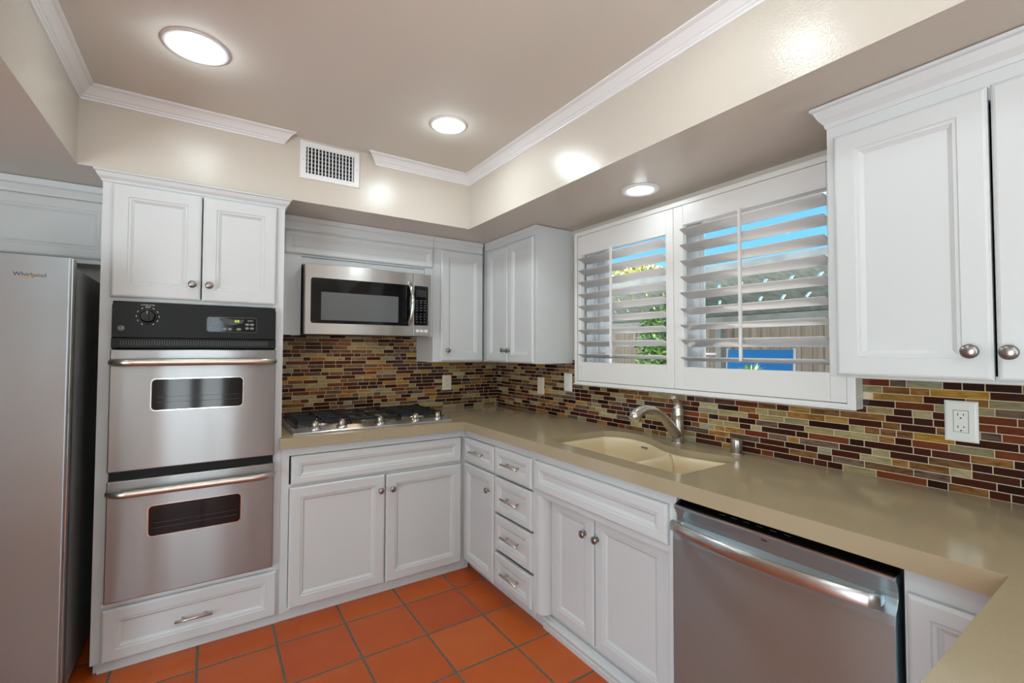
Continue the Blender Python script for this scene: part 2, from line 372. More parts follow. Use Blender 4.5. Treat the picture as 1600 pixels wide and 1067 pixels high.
# ------------------------------------------------------------------ cabinet builders
def panel_prof(rail, t): return [(0, 0), (0, t-.006), (.004, t-.002), (.009, t), (rail, t), (rail+.003, t-.003), (rail+.010, t-.0035), (rail+.012, t-.0055), (rail+.021, t-.0115)]
def front(T, name, x0, x1, z0, z1, y, rail=.05, t=.02, label=None):
    return T.part(name, MB().loops(x0, x1, z0, z1, panel_prof(rail, t), y), M['white'], label=label)
def knob(T, parent, x, y, z, s=1.0):
    m = MB().lathe([(.0095*s, 0), (.0095*s, .002), (.0055*s, .004), (.005*s, .014), (.009*s, .017), (.0158*s, .020), (.0165*s, .023), (.014*s, .027), (.007*s, .0295), (.0008, .030)], (x, y, z), (0, -1, 0), 20)
    return T.part('knob', m, M['knob'], parent)
def pull(T, parent, x0, x1, y, z):
    m = MB().tube([(x0, y-.03, z), (x1, y-.03, z)], .0058, 12)
    L = x1-x0
    for f in (.2, .8): m.tube([(x0+L*f, y, z), (x0+L*f, y-.03, z)], .0045, 10)
    return T.part('bar_pull', m, M['nickel'], parent)
def carcass(T, x0, x1, yf, yb, z0, z1, stiles, rails, t=.018, top=True, ff=.02, bottom=True, extra=None, right_top=None):
    """hollow cabinet box with a face frame: stiles = (xa,xb,za,zb) strips of the frame."""
    m = MB().box(x0, x0+t, yf+ff, yb, z0, z1).box(x1-t, x1, yf+ff, yb, z0, right_top or z1).box(x0+t, x1-t-.02, yb-.01, yb, z0, z1)
    if top: m.box(x0+t, x1-t, yf+ff, yb-.01, z1-t, z1)
    if bottom: m.box(x0+t, x1-t, yf+ff, yb-.01, z0, z0+t)
    for xa, xb in stiles: m.box(xa, xb, yf, yf+ff, z0, z1)
    for xa, xb, za, zb in rails: m.box(xa, xb, yf, yf+ff, za, zb)
    if extra: extra(m)
    return T.part('body', m, M['white'])
def cap_crown(T, x0, x1, y, z, h, p, ret_left=None, ret_right=None, name='crown_molding'):
    """small crown along a cabinet front at depth y, returning along the sides to depth ret_*."""
    prof = [(0, 0), (.003, 0), (.006, h*.2), (.006+p*.35, h*.45), (p*.8, h*.8), (p, h*.86), (p, h), (0, h)]
    n = len(prof); pts = []
    if ret_left is not None: pts.append(lambda o: (x0-o, ret_left))
    pts.append(lambda o: (x0-(o if ret_left is not None else 0), y-o))
    pts.append(lambda o: (x1+(o if ret_right is not None else 0), y-o))
    if ret_right is not None: pts.append(lambda o: (x1+o, ret_right))
    vs = []
    for f in pts: vs += [(*f(o), z+hh) for o, hh in prof]
    k = len(pts); fs = [(j*n+i, j*n+(i+1) % n, (j+1)*n+(i+1) % n, (j+1)*n+i) for j in range(k-1) for i in range(n)]
    m = MB().add(vs, fs+[tuple(range(n)), tuple(range(k*n-1, (k-1)*n-1, -1))])
    return T.part(name, m, M['white'])
YB = .006

# ---- oven tower
T = Thing('oven_cabinet', 'tall white cabinet that houses the double oven, with doors above and one drawer below', 'cabinet', (-1.99, -.3, 0))
X0, X1, YFc = -2.34, -1.643, -.61
def tower_extra(m):
    m.box(X0+.018, X1-.018, YFc+.02, YB-.01, 1.562, 1.580)
    m.box(X0+.018, X1-.018, YFc+.02, YB-.01, .262, .280)
    m.box(X0+.02, X1, -.592, -.575, 0, .055)
    m.box(X0+.005, X0+.02, -.575, YB, 0, .05).box(X1-.018, X1, -.575, YB, 0, .05)
carcass(T, X0, X1, YFc, YB, .05, 2.085, [(X0, X0+.043), (X1-.036, X1)], [(X0+.043, X1-.036, 2.05, 2.085), (X0+.043, X1-.036, 1.558, 1.585), (X0+.043, X1-.036, .262, .296), (X0+.043, X1-.036, .05, .062)], extra=tower_extra)
cap_crown(T, X0, X1, YFc, 2.062, .045, .028, ret_left=-.3, ret_right=-.3)
a = front(T, 'door', -2.305, -1.990, 1.574, 2.057, YFc, .052)
knob(T, a, -2.021, YFc-.02, 1.645)
a = front(T, 'door', -1.985, -1.681, 1.572, 2.055, YFc, .052)
knob(T, a, -1.957, YFc-.02, 1.645)
a = front(T, 'drawer', -2.306, -1.657, .053, .270, YFc, .046)
pull(T, a, -2.058, -1.918, YFc-.009, .156)

# ---- double oven
T = Thing('double_oven', 'stainless steel double wall oven with a black control panel, in the tall cabinet', 'oven', (-1.99, -.3, .285))
OX0, OX1, OY = -2.298, -1.677, -.612
T.part('chassis', bx(OX0+.012, OX1-.012, -.605, -.06, .285, 1.55), M['dark'])
cp = T.part('control_panel', MB().prism(rrect(OX0+.002, OX1-.002, 1.400, 1.556, .022, corners=(1, 1, 0, 0)), 'y', OY, OY-.026), M['black'], bevel=.003)
T.part('knob_plate', MB().lathe([(.034, 0), (.034, .0012), (.032, .0016)], (-2.177, OY-.026, 1.494), (0, -1, 0), 32), M['black_gloss'], cp)
k = MB().lathe([(.029, 0), (.027, .006), (.025, .016), (.022, .018)], (-2.177, OY-.0276, 1.494), (0, -1, 0), 28)
k.box(-2.1825, -2.1715, OY-.0456, OY-.060, 1.471, 1.517)
kb = T.part('knob', k, M['black_gloss'], cp, bevel=.001)
ticks = MB()
for i in range(11):
    an = math.radians(-60+30*i)
    if abs(an-PI/2) < .2: continue
    c, s_ = math.cos(an), math.sin(an); px, pz = -2.177+.039*c, 1.494+.039*s_
    wv = .004; ticks.add([(px+wv*s_*q_+.0012*c*r_, OY-.0264, pz-wv*c*q_+.0012*s_*r_) for q_, r_ in ((-1, -1), (1, -1), (1, 1), (-1, 1))], [(0, 1, 2, 3)])
ticks.box(-2.178, -2.176, OY-.060, OY-.0604, 1.502, 1.516)
T.part('dial_scale', ticks, M['print'], cp)
T.text('lettering', 'OFF', .0105, -2.177, OY-.0268, 1.5335, M['print'], cp)
T.text('lettering', 'LOWER OVEN', .0075, -2.177, OY-.0268, 1.5425, M['print'], cp)
disp = T.part('display', MB().prism(rrect(-1.962, -1.764, 1.434, 1.500, .010), 'y', OY-.026, OY-.029), M['black_gloss'], cp)
T.part('bezel', MB().prism(rrect(-1.965, -1.761, 1.431, 1.503, .012), 'y', OY-.0255, OY-.0275), M['gasket'], cp)
b = MB(); yy = OY-.0292
for cx, cz, rx, rz in ((-1.893, 1.447, .008, .006), (-1.872, 1.447, .008, .006), (-1.836, 1.447, .010, .006), (-1.802, 1.470, .009, .0055), (-1.782, 1.470, .009, .0055), (-1.802, 1.452, .008, .006), (-1.782, 1.452, .008, .006), (-1.789, 1.488, .013, .003)):
    T.part('button', MB().prism([(cx+rx*math.cos(t*PI/8), cz+rz*math.sin(t*PI/8)) for t in range(16)], 'y', yy, yy-.0006), M['greyprint'], disp)
for cx in (-1.948, -1.928):
    for cz in (1.478, 1.470, 1.453, 1.446): b.box(cx-.0065, cx+.0065, yy, yy-.0006, cz-.0013, cz+.0013)
b.box(-1.958, -1.918, yy, yy-.0006, 1.4885, 1.491)
T.part('key_print', b, M['greyprint'], disp)
sw = MB().prism([(-1.917, 1.492), (-1.91, 1.497), (-1.885, 1.494), (-1.83, 1.490), (-1.815, 1.494), (-1.82, 1.478), (-1.85, 1.468), (-1.872, 1.464), (-1.90, 1.478)], 'y', yy, yy-.0005)
T.part('swoosh', sw, M['gasket'], disp)
dg_ = MB()
def seg7(x, z, on, h=.010, wd=.006, t=.0014):
    sgs = {'a': (0, wd, h-t, h), 'd': (0, wd, 0, t), 'g': (0, wd, h/2-t/2, h/2+t/2), 'f': (0, t, h/2, h), 'e': (0, t, 0, h/2), 'b': (wd-t, wd, h/2, h), 'c': (wd-t, wd, 0, h/2)}
    for c in on: q_ = sgs[c]; dg_.box(x+q_[0], x+q_[1], yy-.0006, yy-.001, z+q_[2], z+q_[3])
seg7(-1.852, 1.480, 'fedcb'); seg7(-1.841, 1.480, 'fegad')
T.part('clock_digits', dg_, M['digit'], disp)
def ge_badge(T, x, y, z, r, parent):
    m = MB(); n = 28
    for ra, rb in ((r, r*.86),):
        vs = [(x+q_*math.cos(2*PI*k/n), y-.0006, z+q_*.92*math.sin(2*PI*k/n)) for q_ in (ra, rb) for k in range(n)]
        m.add(vs, [(k, (k+1) % n, n+(k+1) % n, n+k) for k in range(n)])
    e_ = T.part('emblem', m, M['print'], parent)
    T.text('emblem_letters', 'GE', r*1.05, x, y-.0003, z, M['print'], e_, shear=.35)
ge_badge(T, -2.265, OY-.0265, 1.441, .0105, cp)
# vent grille under the control panel
g = MB().box(OX0, OX1, OY, OY-.018, 1.356, 1.400)
vg = T.part('vent_grille', g, M['black'], bevel=.002)
f = MB()
for i in range(64):
    xx = OX0+.03+i*.00875; f.box(xx, xx+.0042, OY-.018, OY-.0205, 1.367, 1.390)
fn = T.part('grille_fins', f, M['gasket'], vg)
def oven_door(name, z0, z1, wz0, wz1, hz):
    hole = rrect(-2.157, -1.816, wz0, wz1, .016)
    d_ = T.part(name, bx(OX0, OX1, OY, OY-.036, z0, z1), M['oven_steel'], bevel=.004)
    T.part('window_trim', MB().prism(rrect(-2.161, -1.812, wz0-.004, wz1+.004, .018), 'y', OY-.036, OY-.0375), M['chrome'], d_)
    wn_ = T.part('window', MB().prism(hole, 'y', OY-.036, OY-.0385), M['black_gloss'], d_)
    rk = MB()
    for q_ in (.25, .42): rk.box(-2.14, -1.83, OY-.0386, OY-.0388, wz0+(wz1-wz0)*q_, wz0+(wz1-wz0)*q_+.0012)
    T.part('rack', rk, M['gasket'], wn_)
    pts = []; R = []
    n = 26
    for k in range(n+1):
        u = k/n; x = OX0+.006+(OX1-OX0-.012)*u
        e_ = min(u, 1-u)*n
        out = .036+.045*min(1, (e_/2.2))**.6
        pts.append((x, OY-out, hz)); R.append(.0155)
    T.part('handle', MB().tube(pts, R, 14, flat=.85), M['nickel'], d_)
T.part('gap_strip', bx(OX0+.004, OX1-.004, OY+.005, OY-.012, .797, .842), M['black'])
oven_door('upper_door', .838, 1.350, 1.088, 1.221, 1.296)
oven_door('lower_door', .300, .800, .550, .678, .752)
T.part('bottom_trim', bx(OX0-.012, OX1+.002, OY, OY-.008, .280, .296), M['frame'], bevel=.001)

# ---- fridge
T = Thing('refrigerator', 'grey stainless side-by-side refrigerator at the left, partly out of the picture', 'refrigerator', (-2.8, -.42, 0))
T.part('case', bx(-3.21, -2.398, -.765, -.04, .03, 1.672), M['fridge_side'], bevel=.006)
for sx_ in (-3.15, -2.46): T.part('foot', bx(sx_-.03, sx_+.03, -.70, -.62, 0, .03), M['dark'])
T.part('gasket', bx(-3.19, -2.405, -.781, -.765, .12, 1.66), M['gasket'])
dr = T.part('door', MB().prism(rrect(-2.846, -2.383, -.853, -.781, .008, corners=(0, 0, 1, 1)), 'z', .10, 1.689), M['fridge_steel'], bevel=.002)
T.part('handle', MB().tube([(-2.80, -.853, .55), (-2.80, -.90, .58), (-2.80, -.90, 1.45), (-2.80, -.853, 1.48)], .012), M['nickel'], dr)
T.part('edge_strip', bx(-2.3835, -2.3815, -.845, -.785, .10, 1.686), M['chrome'], dr)
T.text('lettering', 'Whirlpool', .0195, -2.4925, -.8534, 1.6165, M['slot'], dr, sx_=1.05)
sw = MB().tube([(-2.515+.05*(k/10)-.002, -.8538, 1.6075+.022*(k/10)**2.2-.004*math.sin(PI*k/10)) for k in range(11)], [.0003+.0016*math.sin(PI*min(1, k/10*.9+.1)) for k in range(11)], 8, flat=.5)
T.part('swoosh', sw, M['gold'], dr)
d2 = T.part('door', MB().prism(rrect(-3.215, -2.854, -.853, -.781, .008, corners=(0, 0, 1, 1)), 'z', .10, 1.689), M['fridge_steel'], bevel=.002)
T.part('handle', MB().tube([(-2.89, -.853, .55), (-2.89, -.90, .58), (-2.89, -.90, 1.45), (-2.89, -.853, 1.48)], .012), M['nickel'], d2)
T.part('hinge_cover', bx(-2.46, -2.402, -.80, -.70, 1.672, 1.688), M['gasket'])
T.part('kick_grille', bx(-3.2, -2.41, -.76, -.75, .03, .1), M['gasket'])

# ---- cabinet over the fridge
T = Thing('overhead_cabinet', 'shallow white wall cabinet with a wide panelled front above the refrigerator', 'cabinet', (-2.8, -.14, 1.765))
carcass(T, -3.30, -2.3415, -.26, YB, 1.765, 2.118, [(-3.30, -3.25), (-2.36, -2.3415)], [(-3.25, -2.36, 2.04, 2.118), (-3.25, -2.36, 1.765, 1.79)])
front(T, 'door', -3.27, -2.352, 1.775, 2.046, -.26, .045)
T.part('crown_molding', MB().prism([(-.26, 2.05), (-.268, 2.05), (-.272, 2.062), (-.272, 2.085), (-.280, 2.092), (-.284, 2.119), (-.26, 2.119)], 'x', -3.30, -2.3435), M['white'])
T.part('light_rail', bx(-3.30, -2.3435, -.272, -.25, 1.752, 1.765), M['white'], bevel=.003)

# ---- microwave surround and cabinet run on the back wall
T = Thing('microwave_cabinet', 'white wall cabinet with a long panelled front that surrounds the microwave', 'cabinet', (-1.12, -.14, 1.436))
def surround(m):
    m.box(-1.6415, -1.512, -.282, -.262, 1.436, 1.895)
    m.box(-.747, -.690, -.282, -.262, 1.440, 1.895)
    m.box(-1.512, -.747, -.270, -.252, 1.852, 1.895)
    m.box(-1.6415, -.690, -.282, -.262, 1.895, 2.118)
    m.box(-1.6415, -1.624, -.262, YB, 1.436, 2.118).box(-.708, -.690, -.262, YB, 1.44, 2.118)
    m.box(-1.624, -.708, -.262, YB, 2.1, 2.118).box(-1.624, -.708, -.262, YB, 1.848, 1.862)
    m.box(-1.524, -1.512, -.262, YB, 1.436, 1.848).box(-.747, -.735, -.262, YB, 1.44, 1.848)
sm = MB(); surround(sm); T.part('body', sm, M['white'], bevel=.0015)
front(T, 'panel_front', -1.605, -.640-.052, 1.905, 2.036, -.282, .026, .016)
T.part('crown_molding', MB().prism([(-.282, 2.045), (-.290, 2.045), (-.293, 2.056), (-.293, 2.088), (-.301, 2.095), (-.305, 2.119), (-.282, 2.119)], 'x', -1.6415, -.690), M['white'])

T = Thing('wall_cabinet', 'narrow white wall cabinet with one door, right of the microwave', 'cabinet', (-.48, -.14, 1.269))
carcass(T, -.688, -.304, -.282, YB, 1.269, 2.118, [(-.688, -.62), (-.32, -.304)], [(-.62, -.32, 2.03, 2.118), (-.62, -.32, 1.269, 1.285)])
a = front(T, 'door', -.634, -.306, 1.277, 2.038, -.282, .05)
knob(T, a, -.588, -.302, 1.350)
T.part('crown_molding', MB().prism([(-.282, 2.045), (-.290, 2.045), (-.293, 2.056), (-.293, 2.088), (-.301, 2.095), (-.305, 2.119), (-.282, 2.119)], 'x', -.688, -.3045), M['white'])

T = Thing('corner_wall_cabinet', 'white two-door wall cabinet between the corner and the window', 'cabinet', (.46, -.14, 1.269), 'right')
carcass(T, .012, .922, -.282, YB, 1.269, 2.118, [(.282, .35), (.896, .922)], [(.35, .896, 2.05, 2.118), (.35, .896, 1.269, 1.285), (.012, .282, 1.269, 2.118)])
a = front(T, 'door', .346, .609, 1.274, 2.048, -.282, .048)
knob(T, a, .578, -.302, 1.352)
a = front(T, 'door', .615, .894, 1.272, 2.056, -.282, .05)
knob(T, a, .642, -.302, 1.350)
T.part('crown_molding', MB().prism([(-.282, 2.062), (-.288, 2.062), (-.291, 2.072), (-.291, 2.092), (-.296, 2.097), (-.298, 2.119), (-.282, 2.119)], 'x', .3055, .922), M['white'])

# ---- big wall cabinet at the right
T = Thing('large_wall_cabinet', 'large white wall cabinet with two tall doors right of the window', 'cabinet', (2.88, -.16, 1.272), 'right')
carcass(T, 2.50, 3.26, -.33, YB, 1.272, 2.095, [(2.50, 2.535), (3.22, 3.26)], [(2.535, 3.22, 1.98, 2.095), (2.535, 3.22, 1.272, 1.29)])
a = front(T, 'door', 2.523, 2.857, 1.279, 2.012, -.33, .055)
knob(T, a, 2.819, -.35, 1.352, 1.1)
a = front(T, 'door', 2.863, 3.24, 1.279, 2.012, -.33, .055)
knob(T, a, 2.886, -.35, 1.350, 1.1)
cap_crown(T, 2.50, 3.26, -.33, 2.052, .066, .035, ret_left=YB)

# ---- base cabinets, back wall
T = Thing('cooktop_cabinet', 'white base cabinet with two doors under the gas cooktop', 'cabinet', (-1.12, -.3, 0))
def kick(m): m.box(-1.6425, -.575, -.590, -.572, 0, .05)
carcass(T, -1.6425, -.612, -.612, YB, .048, .862, [(-1.6425, -1.606), (-.636, -.612)], [(-1.12, -1.108, .068, .655), (-1.606, -.636, .818, .862), (-1.606, -.636, .655, .675), (-1.606, -.636, .048, .068)], top=False, extra=kick)
front(T, 'false_drawer', -1.598, -.645, .672, .816, -.612, .036)
a = front(T, 'door', -1.604, -1.120, .064, .661, -.612, .052)
knob(T, a, -1.147, -.632, .578)
a = front(T, 'door', -1.113, -.643, .062, .656, -.612, .052)
knob(T, a, -1.080, -.632, .577)

# ---- base cabinets, right wall
T = Thing('corner_base_cabinet', 'narrow white base cabinet with one drawer over one door in the corner', 'cabinet', (.80, -.3, 0), 'right')
carcass(T, .6135, .986, -.612, YB, .070, .862, [(.6135, .632), (.976, .986)], [(.632, .976, .82, .862), (.632, .976, .665, .678), (.632, .976, .07, .09)], top=False, extra=lambda m: m.box(.562, .986, -.555, -.54, 0, .072))
a = front(T, 'drawer', .637, .979, .677, .818, -.612, .034)
pull(T, a, .737, .880, -.625, .748)
a = front(T, 'door', .640, .980, .078, .664, -.612, .044)
knob(T, a, .938, -.632, .574)

T = Thing('drawer_cabinet', 'narrow white base cabinet with a stack of four drawers', 'cabinet', (1.16, -.3, 0), 'right')
carcass(T, .9865, 1.345, -.612, YB, .070, .862, [(.9865, .994), (1.33, 1.345)], [(.994, 1.33, .82, .862), (.994, 1.33, .665, .678), (.994, 1.33, .465, .475), (.994, 1.33, .262, .275), (.994, 1.33, .07, .09)], top=False, right_top=.64, extra=lambda m: m.box(.9865, 1.345, -.555, -.54, 0, .072))
for z0, z1 in ((.676, .823), (.472, .662), (.274, .460), (.096, .256)):
    a = front(T, 'drawer', .992, 1.330, z0, z1, -.612, .036)
    pull(T, a, 1.085, 1.237, -.623, (z0+z1)/2-.002)

T = Thing('sink_cabinet', 'white base cabinet under the sink with a false front over two recessed doors', 'cabinet', (1.74, -.3, 0), 'right')
m = MB().box(1.346, 1.352, -.592, YB, .088, .64).box(2.124, 2.130, -.59, YB, .07, .64).box(1.352, 2.124, YB-.01, YB, .07, .862)
m.box(1.346, 2.136, -.612, -.592, .822, .862).box(1.346, 2.136, -.612, -.592, .655, .70).box(1.352, 2.124, -.592, -.54, .640, .66)
m.box(2.112, 2.1450, -.6128, -.592, .0, .8615).box(2.075, 2.112, -.565, -.545, .07, .65).box(2.100, 2.112, -.592, -.545, .07, .65)
m.box(1.352, 2.124, -.545, YB-.01, .07, .085)
T.part('body', m, M['white'], bevel=.0015)
cv = [(1.3465, -.612)]+[(1.356+.045*math.sin(k*PI/16), -.555-.057*math.cos(k*PI/16)) for k in range(9)]+[(1.401, -.540), (1.3465, -.540)]
T.part('curved_filler', MB().prism(cv, 'z', .088, .655), M['white'])
pl = MB().prism([(-.53, 0), (-.566, 0), (-.568, .022), (-.562, .026), (-.566, .034), (-.571, .046), (-.566, .058), (-.556, .061), (-.556, .074), (-.53, .074)], 'x', 1.346, 2.112)
T.part('plinth', pl, M['white'])
front(T, 'false_front', 1.357, 2.118, .684, .823, -.612, .038)
a = front(T, 'door', 1.402, 1.690, .090, .648, -.543, .048)
knob(T, a, 1.640, -.563, .553)
a = front(T, 'door', 1.696, 2.074, .090, .648, -.543, .048)
knob(T, a, 1.716, -.563, .553)

T = Thing('end_base_cabinet', 'white base cabinet right of the dishwasher, half hidden by the peninsula counter', 'cabinet', (2.83, -.3, 0), 'right')
carcass(T, 2.752, 2.935, -.612, YB, .0, .862, [(2.752, 2.764), (2.925, 2.935)], [(2.764, 2.925, .80, .862), (2.764, 2.925, .0, .09)], top=False)
front(T, 'door', 2.760, 2.932, .095, .808, -.612, .04)

T = Thing('peninsula_cabinet', 'white base cabinet under the peninsula counter in the lower right corner', 'cabinet', (-.8, -3.24, 0))
T.part('body', MB().box(-1.45, -.004, -3.54, -2.955, .05, .862).box(-1.42, -.02, -3.5, -3.0, 0, .05), M['white'], bevel=.002)

# ------------------------------------------------------------------ countertop with sink cut-out
HOLE = [(-.549, -1.352), (-.545, -1.341), (-.165, -1.330), (-.125, -1.345), (-.085, -1.395), (-.068, -1.455), (-.074, -1.53), (-.098, -1.62), (-.145, -1.70), (-.182, -1.775), (-.190, -1.86), (-.168, -1.95), (-.142, -2.03), (-.130, -2.100), (-.140, -2.108), (-.540, -2.120), (-.549, -2.112)]
def smooth_loop(p, n=3):
    for _ in range(n):
        q_ = []
        for i in range(len(p)):
            a_, b_ = Vector(p[i]), Vector(p[(i+1) % len(p)])
            q_ += [tuple(a_*.75+b_*.25), tuple(a_*.25+b_*.75)]
        p = q_
    return p
HOLE_S = smooth_loop(HOLE, 2)
def plate(name, outer, holes, z0, z1):
    bm = bmesh.new(); edges = []
    for lp in [outer]+holes:
        vs = [bm.verts.new((x, y, z0)) for x, y in lp]
        edges += [bm.edges.new((vs[i], vs[(i+1) % len(vs)])) for i in range(len(vs))]
    bmesh.ops.triangle_fill(bm, edges=edges, use_beauty=True, use_dissolve=False)
    ex = bmesh.ops.extrude_face_region(bm, geom=bm.faces[:])
    bmesh.ops.translate(bm, verts=[v for v in ex['geom'] if isinstance(v, bmesh.types.BMVert)], vec=(0, 0, z1-z0))
    bmesh.ops.recalc_face_normals(bm, faces=bm.faces)
    m = MB(); bm.verts.ensure_lookup_table(); bm.verts.index_update()
    m.add([v.co[:] for v in bm.verts], [tuple(v.index for v in f.verts) for f in bm.faces]); bm.free()
    return m
CX, CY = -.640, -.653
OUT = [(-1.642, YB), (-1.642, -.606), (-1.652, -.616), (-1.652, CY), (CX, CY), (CX, -2.921), (-1.52, -2.927), (-1.52, -3.58), (-.0005, -3.58), (-.0005, YB)]
m = plate('countertop', OUT, [HOLE_S], .884, .914)
m.box(-1.652, CX, CY, CY+.03, .863, .884).box(CX, CX+.03, CY, -2.921, .863, .884).box(-1.52, CX, -2.927-.03, -2.924, .863, .884)
o = make('countertop', m, M['counter'], (-.3, -1.5, .863)); o.location = (-.3, -1.5, .863)
bwa = o.data.attributes.new('bevel_weight_edge', 'FLOAT', 'EDGE')
for ed in o.data.edges:
    if all(o.data.vertices[i].co.z > .0505 for i in ed.vertices): bwa.data[ed.index].value = 1
bv = o.modifiers.new('bevel', 'BEVEL'); bv.width = .0025; bv.segments = 2; bv.limit_method = 'WEIGHT'
tag(o, 'tan quartz countertop running round the corner and out over the peninsula', 'countertop')

# ------------------------------------------------------------------ sink
T = Thing('kitchen_sink', 'almond two-bowl sink set under the tan counter beneath the window', 'sink', (-.33, -1.73, .68))
def inset(lp, d_):
    n = len(lp); out = []; c = Vector((sum(p[0] for p in lp)/n, sum(p[1] for p in lp)/n))
    area2 = sum(lp[i][0]*lp[(i+1) % n][1]-lp[(i+1) % n][0]*lp[i][1] for i in range(n)); sg = 1 if area2 > 0 else -1
    for i in range(n):
        a_, b_ = Vector(lp[i-1]), Vector(lp[(i+1) % n]); t = (b_-a_).normalized(); nn = Vector((-t.y, t.x))*sg
        out.append(tuple(Vector(lp[i])+nn*d_))
    return out
lv = [(-.025, .8835), (-.004, .8835), (.004, .880), (.010, .86), (.014, .80), (.020, .735), (.034, .712), (.060, .704)]
n = len(HOLE_S); vs = []
for dd, z in lv: vs += [(x, y, z) for x, y in inset(HOLE_S, dd)]
outer = [(x, y) for x, y in inset(HOLE_S, -.025)]
m = MB().add(vs, [(j*n+i, j*n+(i+1) % n, (j+1)*n+(i+1) % n, (j+1)*n+i) for j in range(len(lv)-1) for i in range(n)], True)
m.add(vs[-n:], [tuple(range(n))])
T.part('basin', m, M['sink'])
# low divider between the two bowls
dv = [(-1.862, .704), (-1.843, .72), (-1.830, .80), (-1.824, .862), (-1.816, .876), (-1.804, .881), (-1.792, .876), (-1.784, .862), (-1.778, .80), (-1.765, .72), (-1.746, .704)]
dm = MB(); nd = len(dv); V_ = []
for xx, sh, up in ((-.540, -.012, 0), (-.45, -.010, 0), (-.30, -.004, 0), (-.215, .004, 0), (-.186, .006, .001)):
    V_ += [(xx, y+sh, z+(up if z > .8 else 0)) for y, z in dv]
dm.add(V_, [(j*nd+i, j*nd+(i+1) % nd, (j+1)*nd+(i+1) % nd, (j+1)*nd+i) for j in range(4) for i in range(nd)], True)
dm.add(V_, [tuple(range(nd)), tuple(range(5*nd-1, 4*nd-1, -1))])
T.part('divider', dm, M['sink'])
T.part('name_badge', MB().box(-.1075, -.1050, -1.600, -1.562, .858, .867), M['greyprint'])
for y in (-1.55, -1.93): T.part('drain', MB().lathe([(.045, 0), (.045, .003), (.036, .004), (.03, .001)], (-.33, y, .704), (0, 0, 1), 24), M['chrome'])

# ------------------------------------------------------------------ faucet and air gap
T = Thing('kitchen_faucet', 'brushed nickel single-lever faucet with a curved spout behind the sink', 'faucet', (-.075, -1.757, .914))
fx, fy = -.075, -1.757
T.part('base_ring', MB().lathe([(.031, 0), (.031, .004), (.027, .007)], (fx, fy, .914), seg=28), M['chrome'])
T.part('body', MB().lathe([(.027, .006), (.0255, .03), (.0245, .10), (.0245, .128), (.0255, .130), (.0255, .136), (.0245, .138), (.0245, .160), (.022, .170), (.012, .176), (.001, .178)], (fx, fy, .914), seg=28), M['nickel'])
sp = [(-.005, .035), (-.03, .055), (-.065, .09), (-.10, .123), (-.14, .150), (-.18, .166), (-.22, .172), (-.255, .170), (-.283, .160), (-.300, .147), (-.308, .134)]
T.part('spout', MB().tube([(fx+a_, fy, .914+b_) for a_, b_ in sp], [.024, .024, .0225, .020, .0185, .018, .0185, .021, .024, .0245, .023], 18), M['nickel'])
lv_ = T.part('lever', MB().tube([(fx+a_, fy, .914+b_) for a_, b_ in ((0, .150), (.0, .172), (-.006, .188), (-.018, .203), (-.032, .213), (-.044, .217))], [.021, .020, .0165, .013, .0115, .008], 16, flat=.95), M['nickel'])
T.part('mark', MB().lathe([(.003, 0), (.003, .001)], (fx-.0242, fy+.004, .914+.156), (-1, 0, 0), 10), M['slot'], lv_)

T = Thing('air_gap', 'short brushed metal air gap cylinder on the counter right of the faucet', 'air gap', (-.067, -2.04, .914))
T.part('flange', MB().lathe([(.0265, 0), (.0265, .004), (.023, .006)], (-.067, -2.04, .914), seg=28), M['nickel'])
T.part('cap', MB().lathe([(.0225, .005), (.0225, .058), (.020, .062), (.001, .063)], (-.067, -2.04, .914), seg=28), M['steel'])

# ------------------------------------------------------------------ cooktop
T = Thing('gas_cooktop', 'stainless gas cooktop with black grates and five front knobs', 'cooktop', (-1.12, -.33, .914))
KX0, KX1 = -1.585, -.690
tp = [(-.592, .914), (-.592, .921), (-.588, .925), (-.515, .936), (-.505, .930), (-.075, .930), (-.068, .936), (-.060, .934), (-.058, .914)]
T.part('tray', MB().prism(tp, 'x', KX0, KX1), M['steel'], bevel=.0015)
for xx in (KX0, KX1-.012): T.part('side_rim', bx(xx, xx+.012, -.512, -.075, .930, .938), M['steel'], bevel=.002)
for kx in (-1.475, -1.338, -1.128, -.915, -.772):
    c = Vector((kx, -.553, .9305)); ax = Vector((0, -.15, 1))
    kn = T.part('control_knob', MB().lathe([(.029, 0), (.029, .005), (.025, .010), (.020, .013), (.018, .015)], c, ax, 24), M['chrome'])
    g = MB().lathe([(.017, .014), (.0165, .034), (.014, .038), (.001, .0385)], c, ax, 20)
    g.box(kx-.006, kx+.006, -.578, -.538, .952, .975)
    T.part('grip', g, M['nickel'], kn, bevel=.0015)
for bxx, byy, br in ((-1.42, -.40, .036), (-1.42, -.19, .045), (-1.137, -.29, .058), (-.85, -.40, .042), (-.85, -.19, .036)):
    bu = T.part('burner', MB().lathe([(br+.012, 0), (br+.010, .006), (br, .010), (br*.98, .018)], (bxx, byy, .930), seg=28), M['nickel'])
    T.part('burner_cap', MB().lathe([(br*.95, .018), (br*.98, .023), (br*.9, .027), (.001, .028)], (bxx, byy, .930), seg=28), M['iron'], bu)
